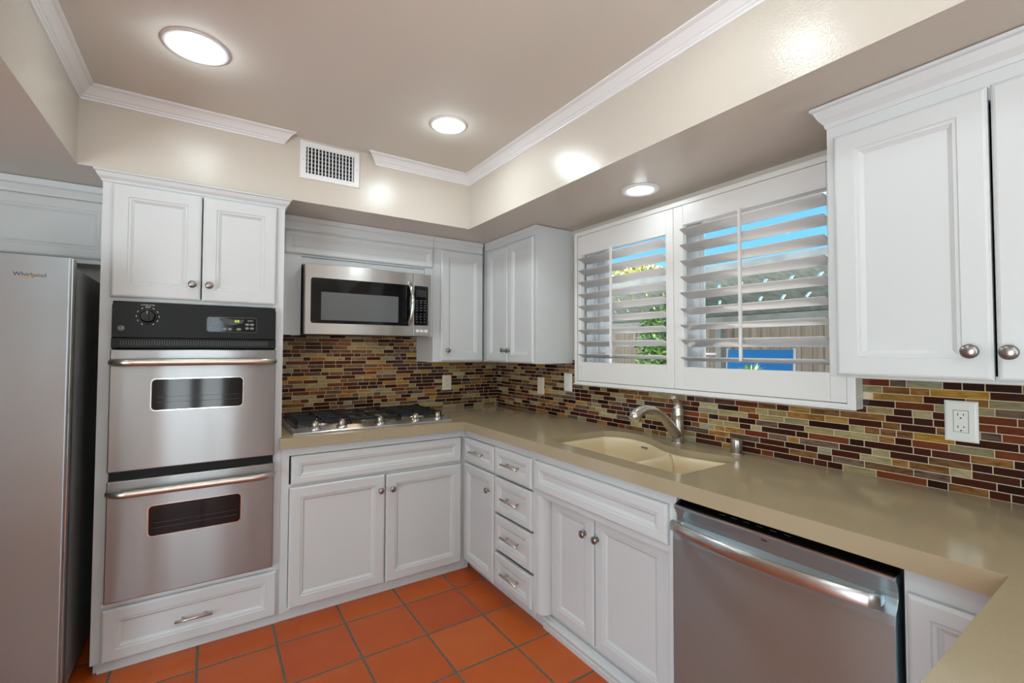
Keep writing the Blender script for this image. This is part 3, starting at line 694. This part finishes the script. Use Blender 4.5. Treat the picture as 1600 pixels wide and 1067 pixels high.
def grate(x0, x1, centers):
    m = MB(); y0, y1, zt, t = -.492, -.085, .966, .011
    for y in (y0, y1-t): m.box(x0, x1, y, y+t, zt-.016, zt)
    for x in (x0, x1-t): m.box(x, x+t, y0, y1, zt-.016, zt)
    ym = (y0+y1)/2
    m.box(x0, x1, ym-t/2, ym+t/2, zt-.014, zt)
    for cx_, cy_ in centers:
        for dx, dy in ((1, 0), (-1, 0), (0, 1), (0, -1)):
            L0 = .022
            if dx: m.box(cx_+dx*L0, (x1-t if dx > 0 else x0+t), cy_-t/2, cy_+t/2, zt-.013, zt+.004)
            else:
                ye = (y1 if dy > 0 else y0) if len(centers) == 1 else ((y1 if dy > 0 else ym) if cy_ > ym else (ym if dy > 0 else y0))
                m.box(cx_-t/2, cx_+t/2, cy_+dy*L0, ye, zt-.013, zt+.004)
    for x in (x0, x1-t):
        for y in (y0, y1-t): m.box(x, x+t, y, y+t, .930, zt)
    T.part('grate', m, M['iron'], bevel=.002)
grate(-1.560, -1.285, [(-1.42, -.40), (-1.42, -.19)])
grate(-1.278, -.997, [(-1.137, -.29)])
grate(-.990, -.715, [(-.85, -.40), (-.85, -.19)])
T.part('name_badge', MB().box(-1.075, -.985, -.5492, -.5488, .9313, .9318), M['greyprint'])

# ------------------------------------------------------------------ microwave
T = Thing('microwave', 'stainless over-the-range microwave with a dark window above the cooktop', 'microwave', (-1.13, -.2, 1.439))
MX0, MX1, MY = -1.508, -.751, -.395
T.part('case', bx(MX0+.002, MX1-.002, MY+.032, -.02, 1.441, 1.836), M['black'], bevel=.002)
T.part('underside_lamp', bx(-1.3, -1.0, -.30, -.2, 1.437, 1.4412), M['gasket'])
l = bpy.data.lights.new('task_lamp', 'AREA'); l.size = .14; l.energy = .55; l.color = (1, .72, .42)
lo = bpy.data.objects.new('task_lamp', l); COL.objects.link(lo); lo.parent = T.o; lo.location = Vector((-1.15, -.22, 1.434))-T.base
bow = lambda a, b, y: [(a+(b-a)*k/12, y-.010*math.sin(PI*((a+(b-a)*k/12)-MX0)/(MX1-MX0))) for k in range(13)]
def bowed(x0, x1, y, z0, z1, back): return MB().prism(bow(x0, x1, y)+[(x1, back), (x0, back)], 'z', z0, z1)
dr = T.part('door', bowed(MX0, -.876, MY, 1.4395, 1.838, MY+.032), M['steel'], bevel=.002)
def bowed_plate(x0, x1, z0, z1, off, r, name, mt, parent):
    pts = rrect(x0, x1, z0, z1, r, 4); yb = lambda x: MY-.010*math.sin(PI*(x-MX0)/(MX1-MX0))-off
    pl_ = []
    xs = sorted(set([x0+(x1-x0)*k/14 for k in range(15)]+[p[0] for p in pts]))
    m_ = MB(); vs = []
    def zlim(x):
        if x < x0+r: q_ = math.sqrt(max(0, r*r-(x0+r-x)**2)); return z0+r-q_, z1-r+q_
        if x > x1-r: q_ = math.sqrt(max(0, r*r-(x-x1+r)**2)); return z0+r-q_, z1-r+q_
        return z0, z1
    for x in xs: a_, b_ = zlim(x); vs += [(x, yb(x), a_), (x, yb(x), b_), (x, yb(x)+.003, a_), (x, yb(x)+.003, b_)]
    k = len(xs); fs = []
    for i in range(k-1):
        for a_, b_ in ((0, 1), (1, 3), (3, 2), (2, 0)): fs.append((4*i+a_, 4*i+b_, 4*i+4+b_, 4*i+4+a_))
    m_.add(vs, fs); return T.part(name, m_, mt, parent)
wn = bowed_plate(-1.479, -.894, 1.502, 1.760, .001, .014, 'window', M['black_gloss'], dr)
bowed_plate(-1.424, -.973, 1.521, 1.681, .0018, .004, 'window_screen', M['screen'], wn)
pts = [(-.902+.008*math.sin(PI*k/16), MY-.006-.042*math.sin(PI*k/16)**.55, 1.512+.262*k/16) for k in range(17)]
T.part('handle', MB().tube(pts, [.012]*17, 14), M['chrome'], dr)
ge_badge(T, -1.122, MY-.0105, 1.800, .0125, dr)
cp = T.part('control_panel', bowed(-.873, MX1, MY, 1.4395, 1.838, MY+.032), M['steel'], bevel=.002)
kp = bowed_plate(-.868, -.771, 1.508, 1.760, .001, .008, 'keypad', M['black_gloss'], cp)
b = MB()
yk = MY-.0062
for r_ in range(4):
    for c_ in range(3): b.box(-.853+.026*c_, -.8465+.026*c_, yk-.0006, yk, 1.528+.0165*r_, 1.532+.0165*r_)
for z_ in (1.602, 1.618, 1.634, 1.650, 1.664):
    for c_ in range(3): b.box(-.856+.027*c_, -.842+.027*c_, yk-.0006, yk, z_, z_+.003)
T.part('key_print', b, M['greyprint'], kp)
T.part('display', MB().box(-.855, -.785, yk-.0004, yk, 1.690, 1.735), M['slot'], kp)
b = MB()
for xx in (-.852, -.824, -.796): T.part('push_button', bx(xx, xx+.019, MY-.0085, MY, 1.464, 1.481), M['plate'], cp, bevel=.001)

# ------------------------------------------------------------------ dishwasher
T = Thing('dishwasher', 'stainless dishwasher with a bowed bar handle under the counter', 'dishwasher', (2.445, -.3, 0), 'right')
T.part('tub', bx(2.150, 2.744, -.585, -.02, .02, .848), M['dark'])
T.part('kick_plate', bx(2.150, 2.744, -.55, -.54, 0, .10), M['black'])
pr = [(-.590, .105), (-.634, .105), (-.638, .112), (-.638, .725), (-.634, .748), (-.622, .766), (-.615, .780), (-.616, .795), (-.624, .812), (-.632, .824), (-.634, .830), (-.628, .834), (-.590, .834)]
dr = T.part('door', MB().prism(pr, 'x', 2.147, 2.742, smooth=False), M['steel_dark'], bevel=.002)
T.part('control_strip', MB().prism([(-.590, .8342), (-.626, .8342), (-.626, .838), (-.590, .850)], 'x', 2.150, 2.739), M['black_gloss'], dr)
b = MB()
for k in range(6): T.part('button', bx(2.30+.038*k, 2.318+.038*k, -.6115, -.6095, .8430, .8440), M['gasket'], dr)
T.part('top_edge', bx(2.149, 2.740, -.634, -.628, .8335, .836), M['chrome'], dr)
pts = []
n = 24
for k in range(n+1):
    u = k/n; pts.append((2.158+.562*u, -.652-.034*math.sin(PI*u)**.7, .772))
T.part('handle', MB().tube(pts, [.019]*(n+1), 14, flat=.62), M['steel'], dr)
for xx in (2.160, 2.700): T.part('handle_bracket', bx(xx, xx+.018, -.655, -.618, .760, .782), M['steel'], dr, bevel=.003)
T.part('name_badge', bx(2.437, 2.452, -.6285, -.6235, .8135, .8175), M['slot'], dr)

# ------------------------------------------------------------------ outlets, switch, vent
def outlet(name, label, cat, u0, u1, z0, z1, wall, kind, cream=False):
    T = Thing(name, label, cat, ((u0+u1)/2, 0, z0), wall); pm = M['plate_cream'] if cream else M['plate']; c = (u0+u1)/2; zc = (z0+z1)/2
    T.part('cover_plate', MB().loops(u0, u1, z0, z1, [(0, 0), (0, .004), (.004, .0065), (.008, .007)], -.0018), pm)
    if kind == 'outlet':
        w_, h_ = .0165, .033
        s_ = T.part('receptacle', bx(c-w_, c+w_, -.0085, -.0105, zc-h_, zc+h_), pm, bevel=.001)
        k_ = MB()
        for s in (-1, 1):
            q_ = zc+s*.019
            k_.box(c-.0075, c-.0055, -.0104, -.0108, q_-.002, q_+.006).box(c+.0055, c+.0075, -.0104, -.0108, q_-.001, q_+.005).box(c-.002, c+.002, -.0104, -.0108, q_-.011, q_-.007)
        T.part('slot', k_, M['slot'], s_)
        if u1-u0 > .074 and wall == 'right':
            for a_ in (-.009, .001): T.part('button', bx(c+a_, c+a_+.008, -.0104, -.0112, zc-.004, zc+.004), pm, s_)
            fr = MB()
            for a_ in (c-w_-.001, c+w_): fr.box(a_, a_+.001, -.0086, -.0092, zc-h_-.001, zc+h_+.001)
            for a_ in (zc-h_-.001, zc+h_): fr.box(c-w_, c+w_, -.0086, -.0092, a_, a_+.001)
            T.part('outline', fr, M['slot'])
    else:
        T.part('rocker', MB().prism([(-.0085, zc-.033), (-.0105, zc-.033), (-.0135, zc), (-.0105, zc+.033), (-.0085, zc+.033)], 'x', c-.016, c+.016), pm)
    sc = MB()
    for q_ in (z0+.012, z1-.012): sc.lathe([(.0032, 0), (.0028, .001)], (c, -.0086, q_), (0, -1, 0), 10)
    T.part('screw', sc, M['plate'])
outlet('wall_outlet', 'almond outlet plate on the mosaic tile behind the cooktop', 'outlet', -.482, -.408, 1.052, 1.163, 'back', 'outlet', True)
outlet('light_switch', 'almond rocker switch plate left of the window, nearest the corner', 'switch', .555, .628, 1.046, 1.163, 'right', 'switch', True)
outlet('light_switch', 'white rocker switch plate touching the left edge of the window shutters', 'switch', .842, .918, 1.088, 1.203, 'right', 'switch')
outlet('wall_outlet', 'white outlet plate on the mosaic tile under the large right cabinet', 'outlet', 2.685, 2.761, 1.074, 1.199, 'right', 'outlet')

T = Thing('air_vent', 'white grille air vent high on the beige soffit in a gap of the crown moulding', 'vent', (-1.423, YS, 2.243))
VX0, VX1, VZ0, VZ1 = -1.576, -1.271, 2.243, 2.441
m = MB(); o_ = .031
m.loops(VX0, VX1, VZ0, VZ1, [(0, 0), (0, .004), (.004, .008), (o_-.004, .008), (o_, .004)], YS)
m.f.pop(); m.sm.pop(); m.mi.pop()
T.part('flange', m, M['trim'])
T.part('duct_shade', bx(VX0+o_, VX1-o_, YS-.0002, YS-.0012, VZ0+o_, VZ1-o_), M['dark'])  # flat black sheet stands in for the shade inside the duct
m = MB()
for k in range(14):
    x = VX0+o_+.0085+k*.0174; m.box(x-.0028, x+.0028, YS-.005, YS-.0075, VZ0+o_-.001, VZ1-o_+.001)
T.part('louvers', m, M['trim'])
m = MB()
for k in range(6):
    z = VZ0+o_+.014+k*.0215; m.box(VX0+o_, VX1-o_, YS-.0014, YS-.0045, z-.003, z+.003)
T.part('rear_louvers', m, M['greyprint'])
m = MB()
for x in (VX0+.014, VX1-.014): m.lathe([(.004, 0), (.003, .0015)], (x, YS-.0078, (VZ0+VZ1)/2), (0, -1, 0), 10)
T.part('screw', m, M['nickel'])

# ------------------------------------------------------------------ recessed lights
def can(x, y, z, ro, ri, label, watts, group=None, drop=.045, down=.3):
    T = Thing('recessed_light', label, 'ceiling light', (x, y, z), group=group)
    n = 36; m = MB(); pr_ = [(ro, 0), (ro, .003), (ro-.006, .006), (ri+.004, .006), (ri, .002)]
    vs = [(x+r*math.cos(2*PI*k/n), y+r*math.sin(2*PI*k/n), z-h) for r, h in pr_ for k in range(n)]
    m.add(vs, [(j*n+k, j*n+(k+1) % n, (j+1)*n+(k+1) % n, (j+1)*n+k) for j in range(len(pr_)-1) for k in range(n)], True)
    T.part('trim_ring', m, M['trim'])
    dl = bpy.data.lights.new('downlight', 'AREA'); dl.shape = 'DISK'; dl.size = ri*1.8; dl.energy = down; dl.color = (.90, 1, 1.04)
    do_ = bpy.data.objects.new('downlight', dl); COL.objects.link(do_); do_.parent = T.o; do_.location = (0, 0, -.012)
    T.part('lens', MB().lathe([(ri, 0), (ri, .001), (ri*.7, .0025), (.001, .003)], (x, y, z-.001), (0, 0, -1), n), M['lens_small' if ri < .07 else 'lens'])
    l = bpy.data.lights.new('bulb', 'POINT'); l.shadow_soft_size = .03; l.energy = watts; l.color = (.90, 1, 1.04)
    b_ = bpy.data.objects.new('bulb', l); COL.objects.link(b_); b_.parent = T.o; b_.location = (0, 0, -drop)
can(-2.01, -1.15, ZC, .106, .080, 'large lit recessed light in the ceiling, nearest the upper left corner', CAN_W*.9)
can(-.99, -1.137, ZC, .090, .073, 'lit recessed light in the ceiling in front of the air vent', CAN_W*.55, down=3.2)
can(-.236, -1.675, ZS, .090, .062, 'small lit recessed light in the soffit above the window', CAN_W*.1, None, .03)
can(-.975, -2.38, ZC, .095, .075, 'lit recessed light in the ceiling over the sink side, beside the camera', CAN_W*.4)
for x, y in ((-2.01, -2.38), (-2.01, -3.7), (-.975, -3.7), (-3.9, -3.7), (-3.9, -1.6), (-2.01, -5.0)):  # all unseen; the first completes the grid, the rest are added for light
    can(x, y, ZC, .095, .075, 'unseen lit recessed light in the ceiling behind the camera', CAN_W*.8, 'unseen recessed lights behind the camera')

# ------------------------------------------------------------------ window and shutters
wx0, wx1 = .105, .160
m = MB().box(wx0, wx1, WY0-.07, WY0, WZ0, WZ1).box(wx0, wx1, WY1, WY1+.055, WZ0, WZ1).box(wx0, wx1, WY1, WY0, WZ0, WZ0+.05).box(wx0, wx1, WY1, WY0, WZ1-.05, WZ1)
m.box(wx0-.012, wx1-.02, -1.765, -1.685, WZ0, WZ1).box(wx0-.004, wx0+.01, -1.775, -1.765, WZ0, WZ1)
m.box(.009, wx0, WY0-.008, WY0, WZ0, WZ1).box(.009, wx0, WY1, WY1+.008, WZ0, WZ1).box(.009, wx0, WY1, WY0, WZ0, WZ0+.008).box(.009, wx0, WY1, WY0, WZ1-.008, WZ1)
m.box(.05, .062, WY0-.016, WY0-.008, WZ0, WZ1).box(.085, .094, WY0-.020, WY0-.008, WZ0, WZ1)
struct('window_1', m, M['vinyl'])
gp = struct('window_1_glass', bx(.132, .136, WY1+.05, WY0-.05, WZ0+.045, WZ1-.045), M['glass'])

T = Thing('shutter_frame', 'white outer frame around the pair of window shutters', 'frame', (1.735, -.03, 1.146), 'right')
fx0, fx1, fz0, fz1 = 1.005, 2.469, 1.146, 2.076
m = MB()
m.box(fx0, fx0+.026, -.060, .007, fz0, fz1).box(fx1-.026, fx1, -.060, .007, fz0, fz1).box(fx0+.026, fx1-.026, -.060, .007, fz1-.024, fz1).box(fx0+.026, fx1-.026, -.060, .007, fz0, fz0+.019)
T.part('jamb', m, M['frame'], bevel=.003)
T.part('sill', bx(fx0-.003, fx1+.003, -.067, -.060, fz0-.002, fz0+.006), M['frame'], bevel=.002)
def shutter(label, x0, x1, s0, s1, zb, zt, tilts, xb):
    T = Thing('window_shutter', label, 'shutter', ((x0+x1)/2, -.045, fz0+.02), 'right', 'plantation shutters over the sink')
    y0, y1 = -.0585, -.031; Z0, Z1 = fz0+.021, fz1-.026
    T.part('stile', bx(x0, s0, y0, y1, Z0, Z1), M['frame'], bevel=.003)
    T.part('stile', bx(s1, x1, y0, y1, Z0, Z1), M['frame'], bevel=.003)
    T.part('top_rail', MB().box(s0, s1, y0, y1, zt, Z1).box(s0, s1, y0-.002, y0, zt, zt+.010), M['frame'], bevel=.002)
    T.part('bottom_rail', bx(s0, s1, y0, y1, Z0, zb), M['frame'], bevel=.003)
    n = len(tilts); p = (zt-zb)/n; w_ = .0445
    for i, tl in enumerate(tilts):
        z = zt-p*(i+.5); a = math.radians(tl); ca, sa = math.cos(a), math.sin(a); pts = []
        for q_ in range(16):
            an = 2*PI*q_/16; uu_, vv_ = w_*math.cos(an), .0052*math.sin(an)
            pts.append((-.045+uu_*ca-vv_*sa*-1, z-uu_*sa+vv_*ca))
        T.part('slat', MB().prism(pts, 'x', s0+.002, s1-.002, smooth=True), M['frame'])
    T.part('tilt_rod', bx(xb-.006, xb+.006, -.1045, -.0925, zb+.035, zt-.005), M['frame'], bevel=.002)
shutter('white louvered shutter panel left of the middle, half looking onto the white window jamb', 1.033, 1.724, 1.064, 1.680, 1.282, 1.930, [17, 17, 17, 17, 17, 17, 17, 19, 14], 1.348)
shutter('wider white louvered shutter panel next to the large right cabinet', 1.726, 2.441, 1.780, 2.388, 1.274, 1.955, [17, 17, 17, 17, 17, 16, 14, 24, 12], 2.081)

# ------------------------------------------------------------------ wooden bar top (its corner shows at the left edge), unseen stand left open for light
T = Thing('wooden_bar_top', 'orange wooden bar top on an unseen open stand, only its corner showing at the left edge', 'cart', (-2.6, -1.9, 0))
T.part('top', bx(-2.85, -2.350, -2.15, -1.635, 1.031, 1.067), M['wood'], bevel=.003)
for xx in (-2.83, -2.43):
    for yy in (-2.13, -1.75): T.part('leg', bx(xx, xx+.05, yy, yy+.05, 0, 1.031), M['wood'], bevel=.002)
T.part('shelf', bx(-2.80, -2.42, -2.10, -1.74, .3, .32), M['wood'])

# ------------------------------------------------------------------ the yard behind the window
struct('ground', bx(-14, 30, -30, 30, -.3, -.16), M['ground'])
T = Thing('patio_cover', 'grey slatted patio roof with bright slits, seen through the shutters', 'patio cover', (4, 0, -.16))
RX0, RX1, RZ0, RZ1 = 3.0, 5.0, 2.275, 1.90
slits = []
for xs_, ph in ((3.46, .02), (4.12, .13)):
    for k in range(26):
        y = -3.3+.29*k+ph
        slits.append([(xs_, y), (xs_, y+.04), (xs_+.24, y+.20), (xs_+.24, y+.16)])
m = plate('roof', [(RX0, -4), (RX1, -4), (RX1, 7), (RX0, 7)], slits, 0, .02)
m.v = [(x, y, z+RZ0+(RZ1-RZ0)*(x-RX0)/(RX1-RX0)) for x, y, z in m.v]
T.part('roof_panel', m, M['roofing'])
T.part('fascia', bx(RX0-.03, RX0, -4, 7, RZ0-.02, RZ0+.07), M['beam'])
T.part('beam', bx(RX1-.06, RX1, -4, 7, RZ1-.17, RZ1), M['beam'])
for y in (-2.2, 1.1, 4.6): T.part('post', bx(RX1-.1, RX1, y, y+.1, -.16, RZ1-.17), M['beam'])
T = Thing('wooden_fence', 'weathered grey board fence behind the patio', 'fence', (5.1, 0, -.16))
m = MB(); y = -5.0
while y < 9: m.box(5.1, 5.12+random.uniform(0, .012), y, y+.138, -.14, 1.75); y += .143
T.part('board_panel', m, M['fence'])
T.part('rail', bx(5.13, 5.18, -5, 9, 1.45, 1.54), M['fence'])
for y in (-4.9, -.5, 3.9, 8.8): T.part('post', bx(5.14, 5.24, y, y+.1, -.16, 1.7), M['fence'])
def leaves(name, label, cat, c, rad, count, mt, size=.06):
    m = MB()
    for _ in range(count):
        v = Vector((random.gauss(0, 1), random.gauss(0, 1), random.gauss(0, 1))).normalized()*random.random()**.4
        p = Vector((c[0]+v.x*rad[0], c[1]+v.y*rad[1], c[2]+v.z*rad[2]))
        a = Vector((random.gauss(0, 1), random.gauss(0, 1), random.gauss(0, .6))).normalized(); b = a.cross(Vector((random.gauss(0, 1), random.gauss(0, 1), 1))).normalized()
        s = size*random.uniform(.6, 1.3)
        m.add([p-a*s, p-b*s*.45+a*s*.1, p+a*s, p+b*s*.45+a*s*.1], [(0, 1, 2, 3)])
    T = Thing(name, label, cat, (c[0], c[1], -.16))
    T.part('foliage', m, mt); T.part('stem', MB().tube([(c[0], c[1], -.16), (c[0]+.02, c[1], c[2])], [.05, .02], 8), M['fence'])
    return T
leaves('garden_shrub', 'leafy green shrub outside, seen through the left shutter', 'shrub', (3.6, 1.1, 1.40), (.40, .52, .64), 3200, M['leaf'], .045)
leaves('background_tree', 'pale yellow-green tree top above the patio roof', 'tree', (10.0, 7.1, 3.45), (1.2, 1.25, .78), 2200, M['leaf_y'], .13)
T = Thing('patio_chair', 'folding chair with a blue canvas back outside the window', 'chair', (3.3, -.29, -.16))
T.part('back_canvas', MB().prism([(3.36, 1.02), (3.375, 1.02), (3.425, 1.365), (3.41, 1.365)], 'y', -.66, .08), M['blue'], bevel=.003)
T.part('seat_canvas', bx(2.95, 3.37, -.66, .08, .60, .62), M['blue'], bevel=.003)
for y in (-.675, .095):
    T.part('leg', MB().tube([(2.93, y, -.16), (3.37, y, .62), (3.425, y, 1.38)], .014, 8), M['trim'])
    T.part('leg', MB().tube([(3.49, y, -.16), (2.95, y, .60), (2.95, y, .85), (3.37, y, .86)], .014, 8), M['trim'])
T = Thing('potted_plant', 'small potted plant with green fronds in front of the blue chair', 'plant', (2.6, -.62, -.16))
T.part('pot', MB().lathe([(.15, 0), (.19, 1.2), (.20, 1.22), (.17, 1.22), (.16, 1.16)], (2.6, -.62, -.16), seg=20), M['pot'])
m = MB()
for k in range(90):
    an = random.random()*2*PI; L_ = random.uniform(.12, .30); el = random.uniform(.15, 1.4); p = Vector((2.6, -.62, 1.05))
    d_ = Vector((math.cos(an)*math.cos(el), math.sin(an)*math.cos(el), math.sin(el)*.8)); s_ = Vector((-math.sin(an), math.cos(an), 0))*.016
    m.add([p, p+d_*L_*.5+s_, p+d_*L_-Vector((0, 0, .02)), p+d_*L_*.5-s_], [(0, 1, 2, 3)])
T.part('fronds', m, M['leaf'])
T = Thing('patio_table', 'white wire patio table outside, left of the blue chair', 'table', (2.9, .20, -.16))
cx_, cy_ = 2.9, .20
m = MB().tube([(cx_+.22*math.cos(k*PI/12), cy_+.24*math.sin(k*PI/12), 1.315) for k in range(25)], .009, 8)
m.tube([(cx_-.22, cy_, 1.315), (cx_+.22, cy_, 1.315)], .006, 6).tube([(cx_, cy_-.24, 1.315), (cx_, cy_+.24, 1.315)], .006, 6)
T.part('table_top', m, M['trim'])
for k in range(3):
    an = 2*PI*k/3; T.part('leg', MB().tube([(cx_+.2*math.cos(an), cy_+.2*math.sin(an), 1.315), (cx_+.22*math.cos(an), cy_+.24*math.sin(an), -.16)], .009, 8), M['trim'])
